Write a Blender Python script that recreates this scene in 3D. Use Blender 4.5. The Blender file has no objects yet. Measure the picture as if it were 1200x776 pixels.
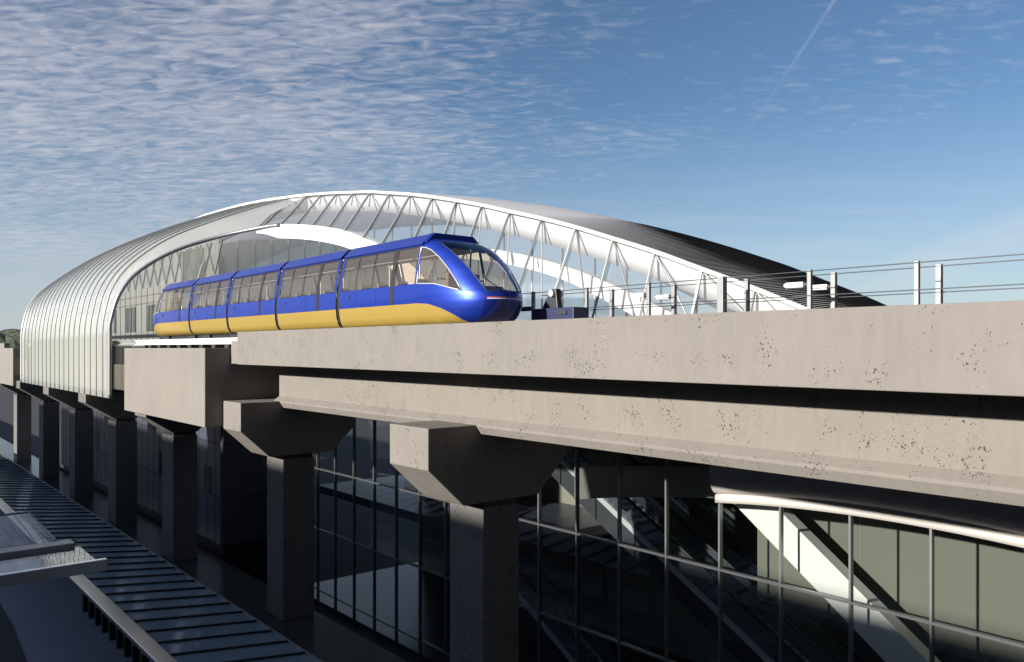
import bpy, bmesh, math, random
from mathutils import Vector
random.seed(7)
S = bpy.context.scene
col = S.collection
R = math.radians
# ------------------------------------------------------------------ frame: X right of guideway, Y along it, Z up from eye level
YAW = math.atan2(790, 949); C_, S_ = math.cos(YAW), math.sin(YAW)
def ratio(px):
    t = (px - 600) / 949.0
    return (C_ - t * S_) / (S_ + t * C_)
def P(px, py, X):
    r = ratio(px); d = (r * C_ + S_) * X
    return Vector((X, r * X, (408 - py) / 949.0 * d))
def PY(px, py, Y):
    X = Y / ratio(px); d = Y * C_ + X * S_
    return Vector((X, Y, (408 - py) / 949.0 * d))
def interp(tab, x):
    if x <= tab[0][0]: return tab[0][1]
    for (a, b), (c, d) in zip(tab, tab[1:]):
        if x <= c: return b + (d - b) * (x - a) / (c - a)
    return tab[-1][1]
def smooth_tab(tab, n=8):
    out = []
    for i in range(len(tab) - 1):
        p0 = tab[max(i-1, 0)]; p1 = tab[i]; p2 = tab[i+1]; p3 = tab[min(i+2, len(tab)-1)]
        for k in range(n):
            t = k / n
            out.append(tuple(.5*((2*b)+(-a+c)*t+(2*a-5*b+4*c-d)*t*t+(-a+3*b-3*c+d)*t**3) for a, b, c, d in zip(p0, p1, p2, p3)))
    out.append(tuple(tab[-1])); return out
# ------------------------------------------------------------------ materials
def newmat(name):
    m = bpy.data.materials.new(name); m.use_nodes = True
    return m, m.node_tree, m.node_tree.nodes['Principled BSDF']
def N(nt, t, **kw):
    n = nt.nodes.new(t)
    for k, v in kw.items(): setattr(n, k, v)
    return n
def simple(name, c, rough=.5, metal=0., coat=0., var=.08, scale=1.5, bump=0., spec=None):
    m, nt, b = newmat(name)
    b.inputs['Roughness'].default_value = rough; b.inputs['Metallic'].default_value = metal
    b.inputs['Coat Weight'].default_value = coat; b.inputs['Coat Roughness'].default_value = .08
    if spec is not None: b.inputs['Specular IOR Level'].default_value = spec
    tc = N(nt, 'ShaderNodeTexCoord'); no = N(nt, 'ShaderNodeTexNoise')
    no.inputs['Scale'].default_value = scale; no.inputs['Detail'].default_value = 6
    nt.links.new(tc.outputs['Object'], no.inputs['Vector'])
    mx = N(nt, 'ShaderNodeMix', data_type='RGBA')
    mx.inputs['A'].default_value = tuple(x*(1-var) for x in c) + (1,)
    mx.inputs['B'].default_value = tuple(min(1, x*(1+var)) for x in c) + (1,)
    nt.links.new(no.outputs['Fac'], mx.inputs['Factor']); nt.links.new(mx.outputs['Result'], b.inputs['Base Color'])
    if bump:
        bp = N(nt, 'ShaderNodeBump'); bp.inputs['Strength'].default_value = bump
        no2 = N(nt, 'ShaderNodeTexNoise'); no2.inputs['Scale'].default_value = scale*20; no2.inputs['Detail'].default_value = 5
        nt.links.new(tc.outputs['Object'], no2.inputs['Vector'])
        nt.links.new(no2.outputs['Fac'], bp.inputs['Height']); nt.links.new(bp.outputs['Normal'], b.inputs['Normal'])
    return m
def concrete(name, c, pits=True, psize=9., dens=.52):
    m, nt, b = newmat(name); b.inputs['Roughness'].default_value = .88; b.inputs['Specular IOR Level'].default_value = .25
    tc = N(nt, 'ShaderNodeTexCoord'); L = nt.links.new
    n1 = N(nt, 'ShaderNodeTexNoise'); n1.inputs['Scale'].default_value = .6; n1.inputs['Detail'].default_value = 8; L(tc.outputs['Object'], n1.inputs['Vector'])
    mp = N(nt, 'ShaderNodeMapping'); mp.inputs['Scale'].default_value = (3, 3, .6); L(tc.outputs['Object'], mp.inputs['Vector'])
    n2 = N(nt, 'ShaderNodeTexNoise'); n2.inputs['Scale'].default_value = 2.2; n2.inputs['Detail'].default_value = 7; L(mp.outputs['Vector'], n2.inputs['Vector'])
    ad = N(nt, 'ShaderNodeMath', operation='ADD'); L(n1.outputs['Fac'], ad.inputs[0]); L(n2.outputs['Fac'], ad.inputs[1])
    rp = N(nt, 'ShaderNodeValToRGB'); rp.color_ramp.elements[0].position = .35; rp.color_ramp.elements[1].position = .68
    rp.color_ramp.elements[0].color = tuple(x*.92 for x in c)+(1,); rp.color_ramp.elements[1].color = tuple(x*1.05 for x in c)+(1,)
    hf = N(nt, 'ShaderNodeMath', operation='MULTIPLY'); hf.inputs[1].default_value = .5; L(ad.outputs[0], hf.inputs[0]); L(hf.outputs[0], rp.inputs['Fac'])
    last = rp.outputs['Color']
    n3 = N(nt, 'ShaderNodeTexNoise'); n3.inputs['Scale'].default_value = 45; n3.inputs['Detail'].default_value = 4; L(tc.outputs['Object'], n3.inputs['Vector'])
    bp = N(nt, 'ShaderNodeBump'); bp.inputs['Strength'].default_value = .25; bp.inputs['Distance'].default_value = .01; L(n3.outputs['Fac'], bp.inputs['Height'])
    nrm = bp.outputs['Normal']
    if pits:
        # air-hole pits, in loose clusters
        wp = N(nt, 'ShaderNodeTexNoise'); wp.inputs['Scale'].default_value = 9; wp.inputs['Detail'].default_value = 3; L(tc.outputs['Object'], wp.inputs['Vector'])
        wm = N(nt, 'ShaderNodeVectorMath', operation='MULTIPLY_ADD'); wm.inputs[1].default_value = (.14, .14, .14)
        L(wp.outputs['Color'], wm.inputs[0]); L(tc.outputs['Object'], wm.inputs[2])
        mp2 = N(nt, 'ShaderNodeMapping'); mp2.inputs['Scale'].default_value = (1, 1.35, .62); mp2.inputs['Rotation'].default_value = (R(22), 0, 0); L(wm.outputs['Vector'], mp2.inputs['Vector'])
        vo = N(nt, 'ShaderNodeTexVoronoi'); vo.inputs['Scale'].default_value = psize; L(mp2.outputs['Vector'], vo.inputs['Vector'])
        cl = N(nt, 'ShaderNodeTexNoise'); cl.inputs['Scale'].default_value = 1.5; cl.inputs['Detail'].default_value = 3; L(tc.outputs['Object'], cl.inputs['Vector'])
        th = N(nt, 'ShaderNodeMapRange'); th.inputs['From Min'].default_value = dens; th.inputs['From Max'].default_value = dens+.2
        th.inputs['To Min'].default_value = 0.; th.inputs['To Max'].default_value = .42; L(cl.outputs['Fac'], th.inputs['Value'])
        sepc = N(nt, 'ShaderNodeSeparateColor'); L(vo.outputs['Color'], sepc.inputs[0])
        mu = N(nt, 'ShaderNodeMath', operation='MULTIPLY'); L(sepc.outputs['Red'], mu.inputs[0]); L(th.outputs['Result'], mu.inputs[1])
        ls = N(nt, 'ShaderNodeMath', operation='SUBTRACT'); L(mu.outputs[0], ls.inputs[0]); L(vo.outputs['Distance'], ls.inputs[1])
        mr = N(nt, 'ShaderNodeMapRange'); mr.inputs['From Min'].default_value = -.03; mr.inputs['From Max'].default_value = .02; L(ls.outputs[0], mr.inputs['Value'])
        mx = N(nt, 'ShaderNodeMix', data_type='RGBA'); mx.inputs['B'].default_value = (.05, .043, .038, 1)
        L(mr.outputs['Result'], mx.inputs['Factor']); L(last, mx.inputs['A']); last = mx.outputs['Result']
        b2 = N(nt, 'ShaderNodeBump', invert=True); b2.inputs['Strength'].default_value = .6; b2.inputs['Distance'].default_value = .02
        L(mr.outputs['Result'], b2.inputs['Height']); L(nrm, b2.inputs['Normal']); nrm = b2.outputs['Normal']
    L(last, b.inputs['Base Color']); L(nrm, b.inputs['Normal'])
    return m
def glass(name, tint, base=.04, gain=1.0, rough=.0, body=0., bodyc=(.7, .72, .7), gcol=(1, 1, 1)):
    """thin architectural glass: tinted see-through + Fresnel mirror (+ a share of white frit)"""
    m = bpy.data.materials.new(name); m.use_nodes = True; nt = m.node_tree; nt.nodes.clear(); L = nt.links.new
    out = N(nt, 'ShaderNodeOutputMaterial'); tr = N(nt, 'ShaderNodeBsdfTransparent'); tr.inputs['Color'].default_value = tint+(1,)
    gl = N(nt, 'ShaderNodeBsdfGlossy'); gl.inputs['Roughness'].default_value = rough; gl.inputs['Color'].default_value = gcol+(1,)
    geo = N(nt, 'ShaderNodeNewGeometry'); tc = N(nt, 'ShaderNodeTexCoord')
    no = N(nt, 'ShaderNodeTexNoise'); no.inputs['Scale'].default_value = .7; L(tc.outputs['Object'], no.inputs['Vector'])
    bp = N(nt, 'ShaderNodeBump'); bp.inputs['Strength'].default_value = .12; bp.inputs['Distance'].default_value = .05; L(no.outputs['Fac'], bp.inputs['Height']); L(bp.outputs['Normal'], gl.inputs['Normal'])
    dt = N(nt, 'ShaderNodeVectorMath', operation='DOT_PRODUCT'); L(geo.outputs['Normal'], dt.inputs[0]); L(geo.outputs['Incoming'], dt.inputs[1])
    ab = N(nt, 'ShaderNodeMath', operation='ABSOLUTE'); L(dt.outputs['Value'], ab.inputs[0])
    iv = N(nt, 'ShaderNodeMath', operation='SUBTRACT'); iv.inputs[0].default_value = 1; L(ab.outputs[0], iv.inputs[1])
    pw = N(nt, 'ShaderNodeMath', operation='POWER'); pw.inputs[1].default_value = 4; L(iv.outputs[0], pw.inputs[0])
    ma = N(nt, 'ShaderNodeMath', operation='MULTIPLY_ADD', use_clamp=True); ma.inputs[1].default_value = .9*gain; ma.inputs[2].default_value = base; L(pw.outputs[0], ma.inputs[0])
    first = tr.outputs[0]
    if body:
        df = N(nt, 'ShaderNodeBsdfDiffuse'); df.inputs['Color'].default_value = bodyc+(1,)
        tl = N(nt, 'ShaderNodeBsdfTranslucent'); tl.inputs['Color'].default_value = bodyc+(1,)
        m0 = N(nt, 'ShaderNodeMixShader'); m0.inputs[0].default_value = .35; L(df.outputs[0], m0.inputs[1]); L(tl.outputs[0], m0.inputs[2])
        m1 = N(nt, 'ShaderNodeMixShader'); m1.inputs[0].default_value = body; L(first, m1.inputs[1]); L(m0.outputs[0], m1.inputs[2]); first = m1.outputs[0]
    m2 = N(nt, 'ShaderNodeMixShader'); L(ma.outputs[0], m2.inputs[0]); L(first, m2.inputs[1]); L(gl.outputs[0], m2.inputs[2]); L(m2.outputs[0], out.inputs['Surface'])
    return m
M = dict(
 glossw=simple("GlossyWhiteMetal", (.70,.72,.76), .22, .65, .3, .04, 2),
 band=simple('FasciaWhite', (.58,.57,.56), .6, 0, 0, .02), post=simple('FencePost', (.30,.305,.31), .45, .3, 0, .1, 4), strut=simple('StrutMetal', (.30,.31,.31), .4, .3, 0, .06, 4), soffw=simple('EavePaint', (.48,.46,.43), .5, 0, 0, .03), conc=concrete('ConcretePitted', (.205, .189, .172), True, 22., .435), conc2=concrete('ConcretePittedHeavy', (.205, .188, .169), True, 22., .425),
 concs=concrete('ConcreteSmooth', (.22, .203, .182), False), concshade=concrete('ConcreteShaded', (.145, .140, .132), True, 14., .40),
 blue=simple('BluePaint', (.015, .046, .38), .36, .55, .35, .03), dblue=simple('DeepBluePaint', (.008, .018, .16), .25, .2, .7, .03),
 yel=simple('YellowPaint', (.35, .245, .055), .42, .15, .4, .04), black=simple('BlackRubber', (.012, .013, .016), .6),
 white=simple('WhitePaint', (.66, .66, .645), .45, 0, 0, .03), soffit=simple('WhiteSoffit', (.78, .77, .74), .7, 0, 0, .03),
 steel=simple('PaleSteel', (.62, .64, .66), .35, .4, 0, .08, 4), grey=simple('GreyMetal', (.30, .31, .32), .4, .5, 0, .1, 4),
 dgrey=simple('DarkMetal', (.055, .06, .07), .45, .4, 0, .1, 4), rib=simple('RibMetal', (.42, .43, .42), .4, .2, 0, .06, 4),
 mull=simple('MullionMetal', (.24, .25, .26), .35, .6, 0, .08, 4), navy=simple('NavyCabinet', (.035, .045, .10), .4, .2, .2, .1, 3),
 panel=simple('WallPanel', (.085, .095, .13), .35, .3, 0, .12, .8), riser=simple('RoofRiser', (.012, .011, .010), .7),
 tread=simple('RoofPanel', (.74, .68, .63), .32, 0, 0, .05, 3), olive=simple('OliveWall', (.125, .13, .102), .7, 0, 0, .08, .5),
 beige=simple('BeigeWall', (.21, .205, .16), .7, 0, 0, .08, .6), floor=simple('PlazaStone', (.05, .05, .052), .22, 0, 0, .35, 1.2),
 road=simple('Asphalt', (.045, .045, .05), .85, 0, 0, .25, .3, .2), seat=simple('SeatFabric', (.33, .27, .22), .7),
 interior=simple('CarInterior', (.60, .54, .47), .6), red=simple('RedStripe', (.55, .06, .05), .4),
 parapet=simple('TerminalStone', (.35, .34, .32), .8, 0, 0, .12, .2, .1), clad=simple('WhitePanel', (.50, .49, .47), .55, 0, 0, .05, 2),
 shell=glass('ShellGlass', (.90, .93, .89), .16, .8, .10, .64, (.80, .815, .77)),
 facade=glass('FacadeGlass', (.92, .94, .96), .06, .7, .01, .13, (.8, .82, .84)),
 curtain=glass('CurtainGlass', (.80, .83, .82), .05, .8), winglass=glass('TrainGlass', (.82, .75, .66), .09, .8, .01, .14, (.50, .42, .32)),
 canopy=glass('CanopyGlass', (.22, .30, .36), .07, .5, .08, .75, (.38, .52, .64)), railglass=glass('RailGlass', (.7, .75, .8), .06, .6, .02, .12, (.55, .6, .65)),
 windsh=glass('WindshieldGlass', (.84, .83, .80), .07, .8),
)
def membrane(name, c, tl=.45):
    m = bpy.data.materials.new(name); m.use_nodes = True; nt = m.node_tree; nt.nodes.clear()
    out = N(nt, 'ShaderNodeOutputMaterial'); d = N(nt, 'ShaderNodeBsdfDiffuse'); t = N(nt, 'ShaderNodeBsdfTranslucent'); mx = N(nt, 'ShaderNodeMixShader')
    d.inputs['Color'].default_value = c+(1,); t.inputs['Color'].default_value = c+(1,); mx.inputs[0].default_value = tl
    geo = N(nt, 'ShaderNodeNewGeometry'); dt = N(nt, 'ShaderNodeVectorMath', operation='DOT_PRODUCT'); nt.links.new(geo.outputs['Normal'], dt.inputs[0]); nt.links.new(geo.outputs['Incoming'], dt.inputs[1])
    ab = N(nt, 'ShaderNodeMath', operation='ABSOLUTE'); nt.links.new(dt.outputs['Value'], ab.inputs[0])
    iv = N(nt, 'ShaderNodeMath', operation='SUBTRACT'); iv.inputs[0].default_value = 1; nt.links.new(ab.outputs[0], iv.inputs[1])
    pw = N(nt, 'ShaderNodeMath', operation='POWER'); pw.inputs[1].default_value = 5; nt.links.new(iv.outputs[0], pw.inputs[0])
    fr = N(nt, 'ShaderNodeMath', operation='MULTIPLY'); fr.inputs[1].default_value = .5; nt.links.new(pw.outputs[0], fr.inputs[0])
    gl = N(nt, 'ShaderNodeBsdfGlossy'); gl.inputs['Roughness'].default_value = .3; m2 = N(nt, 'ShaderNodeMixShader')
    nt.links.new(d.outputs[0], mx.inputs[1]); nt.links.new(t.outputs[0], mx.inputs[2]); nt.links.new(fr.outputs[0], m2.inputs[0]); nt.links.new(mx.outputs[0], m2.inputs[1]); nt.links.new(gl.outputs[0], m2.inputs[2]); nt.links.new(m2.outputs[0], out.inputs[0]); return m
M['roofm'] = membrane('RoofMembrane', (.93, .89, .87), .25); M['soffit'] = membrane('SoffitMembrane', (.95, .94, .92), .5)
# ------------------------------------------------------------------ mesh builder
class MB:
    def __init__(s): s.v = []; s.f = []
    def add(s, vs, fs):
        o = len(s.v); s.v += [tuple(v) for v in vs]; s.f += [tuple(i+o for i in f) for f in fs]; return s
    def box(s, x0, x1, y0, y1, z0, z1):
        return s.add([(x0,y0,z0),(x1,y0,z0),(x1,y1,z0),(x0,y1,z0),(x0,y0,z1),(x1,y0,z1),(x1,y1,z1),(x0,y1,z1)],
              [(0,3,2,1),(4,5,6,7),(0,1,5,4),(1,2,6,5),(2,3,7,6),(3,0,4,7)])
    def prism(s, prof, y0, y1):          # profile in X,Z along Y
        n = len(prof)
        return s.add([(x,y0,z) for x,z in prof]+[(x,y1,z) for x,z in prof],
              [tuple(range(n)), tuple(range(2*n-1,n-1,-1))]+[(i,(i+1)%n,n+(i+1)%n,n+i) for i in range(n)])
    def prismx(s, prof, x0, x1):         # profile in Y,Z along X
        n = len(prof)
        return s.add([(x0,y,z) for y,z in prof]+[(x1,y,z) for y,z in prof],
              [tuple(range(n)), tuple(range(2*n-1,n-1,-1))]+[(i,(i+1)%n,n+(i+1)%n,n+i) for i in range(n)])
    def beam(s, p0, p1, w, h, up=(0,0,1)):
        p0, p1 = Vector(p0), Vector(p1); d = (p1-p0).normalized(); u = Vector(up)
        if abs(d.dot(u)) > .98: u = Vector((0,1,0))
        a = d.cross(u).normalized()*w/2; b = a.cross(d).normalized()*h/2
        vs = [p+sa*a+sb*b for p in (p0,p1) for sa,sb in ((-1,-1),(1,-1),(1,1),(-1,1))]
        return s.add(vs, [(0,3,2,1),(4,5,6,7),(0,1,5,4),(1,2,6,5),(2,3,7,6),(3,0,4,7)])
    def tube(s, pts, r, n=8, closed_ends=True):
        pts = [Vector(p) for p in pts]; o = []
        prev = None
        for i, p in enumerate(pts):
            d = (pts[min(i+1,len(pts)-1)]-pts[max(i-1,0)]).normalized()
            u = prev if prev is not None else (Vector((0,0,1)) if abs(d.z) < .9 else Vector((1,0,0)))
            a = (u - d*u.dot(d)).normalized(); prev = a; b = d.cross(a)
            o += [p+(a*math.cos(2*math.pi*k/n)+b*math.sin(2*math.pi*k/n))*r for k in range(n)]
        f = [(i*n+k,i*n+(k+1)%n,(i+1)*n+(k+1)%n,(i+1)*n+k) for i in range(len(pts)-1) for k in range(n)]
        f += [tuple(range(n-1,-1,-1)), tuple((len(pts)-1)*n+k for k in range(n))]
        return s.add(o, f)
    def cyl(s, x, y, z0, z1, r, n=20): return s.tube([(x,y,z0),(x,y,z1)], r, n)
    def grid(s, fn, nu, nv):
        vs = [fn(i/nu, j/nv) for j in range(nv+1) for i in range(nu+1)]; w = nu+1
        return s.add(vs, [(j*w+i, j*w+i+1, (j+1)*w+i+1, (j+1)*w+i) for j in range(nv) for i in range(nu)])
    def build(s, name, mat, parent=None, smooth=False, bevel=0, recalc=True, solid=0):
        me = bpy.data.meshes.new(name); bm = bmesh.new()
        vs = [bm.verts.new(v) for v in s.v]
        for f in s.f:
            if len(set(s.v[i] for i in f)) >= 3:
                try: bm.faces.new([vs[i] for i in f])
                except ValueError: pass
        if smooth: bmesh.ops.remove_doubles(bm, verts=bm.verts, dist=.0005)
        if recalc: bmesh.ops.recalc_face_normals(bm, faces=bm.faces)
        for f in bm.faces: f.smooth = smooth
        bm.to_mesh(me); bm.free()
        o = bpy.data.objects.new(name, me); col.objects.link(o); me.materials.append(mat)
        if parent: o.parent = parent; o.matrix_parent_inverse = parent.matrix_world.inverted()
        if solid:
            md = o.modifiers.new('solid', 'SOLIDIFY'); md.thickness = solid; md.offset = -1
        if bevel:
            md = o.modifiers.new('bevel', 'BEVEL'); md.width = bevel; md.segments = 2; md.limit_method = 'ANGLE'
        return o
def tag(o, label=None, cat=None, group=None, kind=None):
    if label: o['label'] = label
    if cat: o['category'] = cat
    if group: o['group'] = group
    if kind: o['kind'] = kind
    return o
def thing(name, loc, label, cat, group=None):
    o = bpy.data.objects.new(name, None); col.objects.link(o); o.location = loc; o.empty_display_size = .3
    bpy.context.view_layer.update()
    return tag(o, label, cat, group)
# ------------------------------------------------------------------ levels
ZG = -13.0; ZP = -10.7
SUN = Vector((1.0, -.09, -.30)).normalized()
# ------------------------------------------------------------------ ground
tag(MB().add([(-3000,-3000,ZG),(3000,-3000,ZG),(3000,6000,ZG),(-3000,6000,ZG)], [(0,1,2,3)]).build('ground', M['road']), kind='structure')
tag(MB().box(11.9, 14.95, -20, 190, ZG, ZP).build('plaza', M['floor'], bevel=.02), kind='structure')
# far landscape strips and roads past the station
far_g = simple('FieldGreen', (.06, .075, .04), .95, 0, 0, .3, .02); far_r = simple('PaleRoad', (.33, .31, .29), .9, 0, 0, .15, .05)
tag(MB().box(-900, 10, 150, 700, ZG, ZG+.06).build('field', far_g), kind='structure')
rd = MB()
for y0, w in ((118, 9), (190, 16), (300, 24), (470, 30)): rd.box(-900, 9, y0, y0+w, ZG, ZG+.12)
tag(rd.build('road', far_r), kind='structure')
def hillfn(u, v):
    x = -700+1500*u; y = 620+600*v
    h = math.sin(math.pi*v)**.7*(30+10*math.sin(u*9)+6*math.sin(u*23+1)+3*math.sin(u*61)+2.5*math.sin(u*140+v*30)+random.uniform(-1.6,1.6))
    return (x, y, ZG+h)
hillm, nt, b = newmat('HillWood'); b.inputs['Roughness'].default_value = 1
tc = N(nt,'ShaderNodeTexCoord'); no = N(nt,'ShaderNodeTexNoise'); no.inputs['Scale'].default_value = .05; no.inputs['Detail'].default_value = 8
rp = N(nt,'ShaderNodeValToRGB'); rp.color_ramp.elements[0].color = (.02,.035,.018,1); rp.color_ramp.elements[1].color = (.13,.14,.07,1); rp.color_ramp.elements[0].position=.42; rp.color_ramp.elements[1].position=.66
nt.links.new(tc.outputs['Object'], no.inputs['Vector']); nt.links.new(no.outputs['Fac'], rp.inputs['Fac']); nt.links.new(rp.outputs['Color'], b.inputs['Base Color'])
tag(MB().grid(hillfn, 260, 14).build('hill', hillm, smooth=False, recalc=False), kind='structure')

# ------------------------------------------------------------------ guideway
o = MB().prism([(12,.63),(12.35,.63),(12.35,.30),(16.95,.30),(16.95,.45),(17.3,.45),(17.3,-.40),(14.9,-.62),(12,-.64)], -8, 31.2)
o = o.build('guideway_deck', M['conc'], bevel=.015)
tag(o, 'long upper concrete edge beam and deck carrying the train, beige with small pits', 'guideway')
# lower left chamfer of the end of the beam
o = MB().prism([(12.02,-.62),(13.1,-.62),(13.1,.28),(12.02,.28)], 31.2, 31.9).build('beam_end', M['concs'], o, bevel=.01)
prof = [(13.5,-.66),(13.5,-1.90),(13.27,-2.07),(13.27,-2.13),(13.38,-2.33),(14.92,-2.33),(15.03,-2.13),(15.03,-2.07),(14.8,-1.90),(14.8,-.66)]
tag(MB().prism(prof, -8, 30.7).build('guideway_girder', M['conc2'], bevel=.012),
    'recessed lower concrete girder with flared bottom flange, resting on the hammerhead piers', 'girder')
def pier(y0, th, col0, col1, coly, label, name='hammerhead_pier', cap=None, base=ZP, grp='hammerhead piers under the guideway', lit=True):
    t = thing(name, ((col0+col1)/2, y0+coly/2, base), label, 'pier', grp)
    mat = M['concshade']  # darker concrete copy, shade painted into columns and unlit caps
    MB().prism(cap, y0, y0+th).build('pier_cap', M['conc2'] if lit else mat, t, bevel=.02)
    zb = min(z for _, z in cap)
    MB().box(col0+.06, col1-.06, y0+.06, y0+coly-.06, zb-.16, zb+.02).build('bearing_shadow', M['black'], t)  # black neck paints the shadow gap under the cap
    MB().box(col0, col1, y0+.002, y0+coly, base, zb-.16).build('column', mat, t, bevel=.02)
capA = [(11.7,-2.08),(11.7,-3.17),(12.83,-4.21),(15.49,-4.21),(16.6,-3.17),(16.6,-2.08),(15.0,-2.08),(15.0,-2.3),(13.3,-2.3),(13.3,-2.08)]
capA = [(11.7,-2.08),(11.7,-3.17),(12.83,-4.21),(15.49,-4.21),(16.6,-3.17),(16.6,-2.08)]
pier(17.44, 1.89, 13.5, 14.78, 1.57, 'nearest hammerhead concrete pier, heavily pitted, in front of the curtain wall', cap=capA)
pier(30.1, 1.77, 13.4, 14.72, 1.57, 'second hammerhead pier, beside the left end of the lower girder', cap=capA)
capB = [(11.25,-2.66),(11.25,-3.25),(12.9,-4.3),(14.1,-4.3),(15.15,-3.3),(15.15,-2.66)]
capC = [(11.6,-3.12),(11.6,-3.40),(12.9,-4.25),(14.1,-4.25),(15.15,-3.3),(15.15,-3.12)]
labs = ['slim pier under the plain concrete box at the end of the station', 'slim pier just beyond the concrete box, under the near end of the glass shell',
        'slim pier under the middle of the glass shell, two beyond the concrete box', 'slim pier under the far part of the glass shell',
        'slim pier at the far end of the glass shell, farthest left in the photo']
for y, l in zip((42, 52.9, 63.9, 75.4, 88.1), labs):
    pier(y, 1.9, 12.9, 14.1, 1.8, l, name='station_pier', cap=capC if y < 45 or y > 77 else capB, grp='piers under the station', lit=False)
# concrete boxes each side of the station
tag(MB().box(11, 15.1, 31.95, 43.5, -3.1, 0).build('concrete_box', M['concs'], bevel=.02), 'plain smooth beige concrete box beam between girder and glass shell', 'box beam')
fb = thing('concrete_box', (13, 90, -3.1), 'far concrete box beam with stepped parapet, left of the glass shell', 'box beam')
MB().box(11, 15.1, 77, 125, -3.1, 0).build('beam', M['concs'], fb, bevel=.02)
MB().box(11.0, 11.4, 81.5, 125, .003, .42).build('parapet', M['concs'], fb)
MB().box(11.5, 15, 73.6, 76.98, -2.2, -.9).build('end_block', M['concs'], fb)
slab = tag(MB().box(11.9, 19, 43.55, 73.5, -2.3, -.9).build('station_floor', M['concs'], bevel=.02), 'concrete platform floor slab edge seen beside the glass shell', 'floor slab')
# running rails with brackets (left part in view)
for X, lb in ((12.25, 'white steel running rail nearest the box edge, on small dark brackets'), (15.2, 'white steel running rail on the far side of the track')):
    t = thing('running_rail', (X, 50, 0), lb, 'rail', 'running rails in front of the station')
    MB().prism([(X-.12,.16),(X+.12,.16),(X+.12,.22),(X+.03,.24),(X+.03,.34),(X+.12,.36),(X+.12,.42),(X-.12,.42),(X-.12,.36),(X-.03,.34),(X-.03,.24),(X-.12,.22)], 31.3, 78).build('rail_beam', M['white'], t)
    for k in range(30):
        y = 32.4+k*1.5; MB().box(X-.17, X+.17, y, y+.4, .0 if y < 43.4 else -.88, .155).build('bracket', M['dgrey'], t, bevel=.02)
# ------------------------------------------------------------------ fences
XA, XB = 16.15, 17.18
for X, r0, dr, n, lb in ((XA, .438, .1401, 6, 'inner trackside fence of thin steel posts and cable rails on the deck'), (XB, .4124, .1316, 5, 'outer trackside fence of pale square posts set behind the inner fence')):
    t = thing('trackside_fence', (X, 10, .45), lb, 'fence', 'fences along the deck')
    top = .1028*XA
    for k in range(-2, n):
        y = (r0+dr*k)*X; w = .045 if X == XA else .055
        if X == XA and k == 2: w = .085
        p = MB().box(X-w, X+w, y-w, y+w, .31, top+.04)
        p.build('post', M['post'], t, bevel=.008)
        lamps = {(XA,1),(XA,3),(XA,5),(XB,1),(XB,3)}
        if (X, k) in lamps:
            z = 1.38 if k != 5 else 1.2
            MB().box(X-.04, X+.04, y+w, y+w+.08, z-.03, z+.03).build('bracket', M['dgrey'], t)
            MB().prismx([(y+w+.08,z-.06),(y+w+.08,z+.06),(y+w+.5,z+.06),(y+w+.56,z),(y+w+.5,z-.06)], X-.07, X+.07).build('path_light', M['white'] if k != 5 else M['dgrey'], t, bevel=.01)
    for z in (top, 1.13):
        MB().tube([(X-.05, -2, z), (X-.05, (r0+dr*(n-1))*X+ (.5 if X==XA else 3), z)], .011, 6).build('rail', M['dgrey'], t)
# trackside cabinet
t = thing('trackside_cabinet', (15.2, 15.7, .3), 'low navy equipment box with a buffer bracket on top, beside the front of the train', 'equipment box')
pA = P(623, 374, 15.4); pB = P(672, 374, 15.4)
y1, y0 = pA.y, pB.y; ztop = P(655, 360.5, 15.4).z
MB().box(15.4, 16.0, y0, y1, .3, ztop).build('housing', M['navy'], t, bevel=.02)
MB().box(15.36, 15.398, y0+.25, y0+.65, ztop-.2, ztop-.08).build('plate', M['dgrey'], t)
yq = P(647, 360, 15.6).y
MB().prismx([(yq-.28,ztop+.003),(yq+.38,ztop+.003),(yq+.25,ztop+.22),(yq-.02,ztop+.55),(yq-.2,ztop+.55)], 15.55, 15.75).build('bracket', M['dgrey'], t, bevel=.02)
MB().tube([(15.45,yq-.1,ztop+.42),(15.85,yq-.1,ztop+.42)], .1, 16).build('roller', M['steel'], t)

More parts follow.
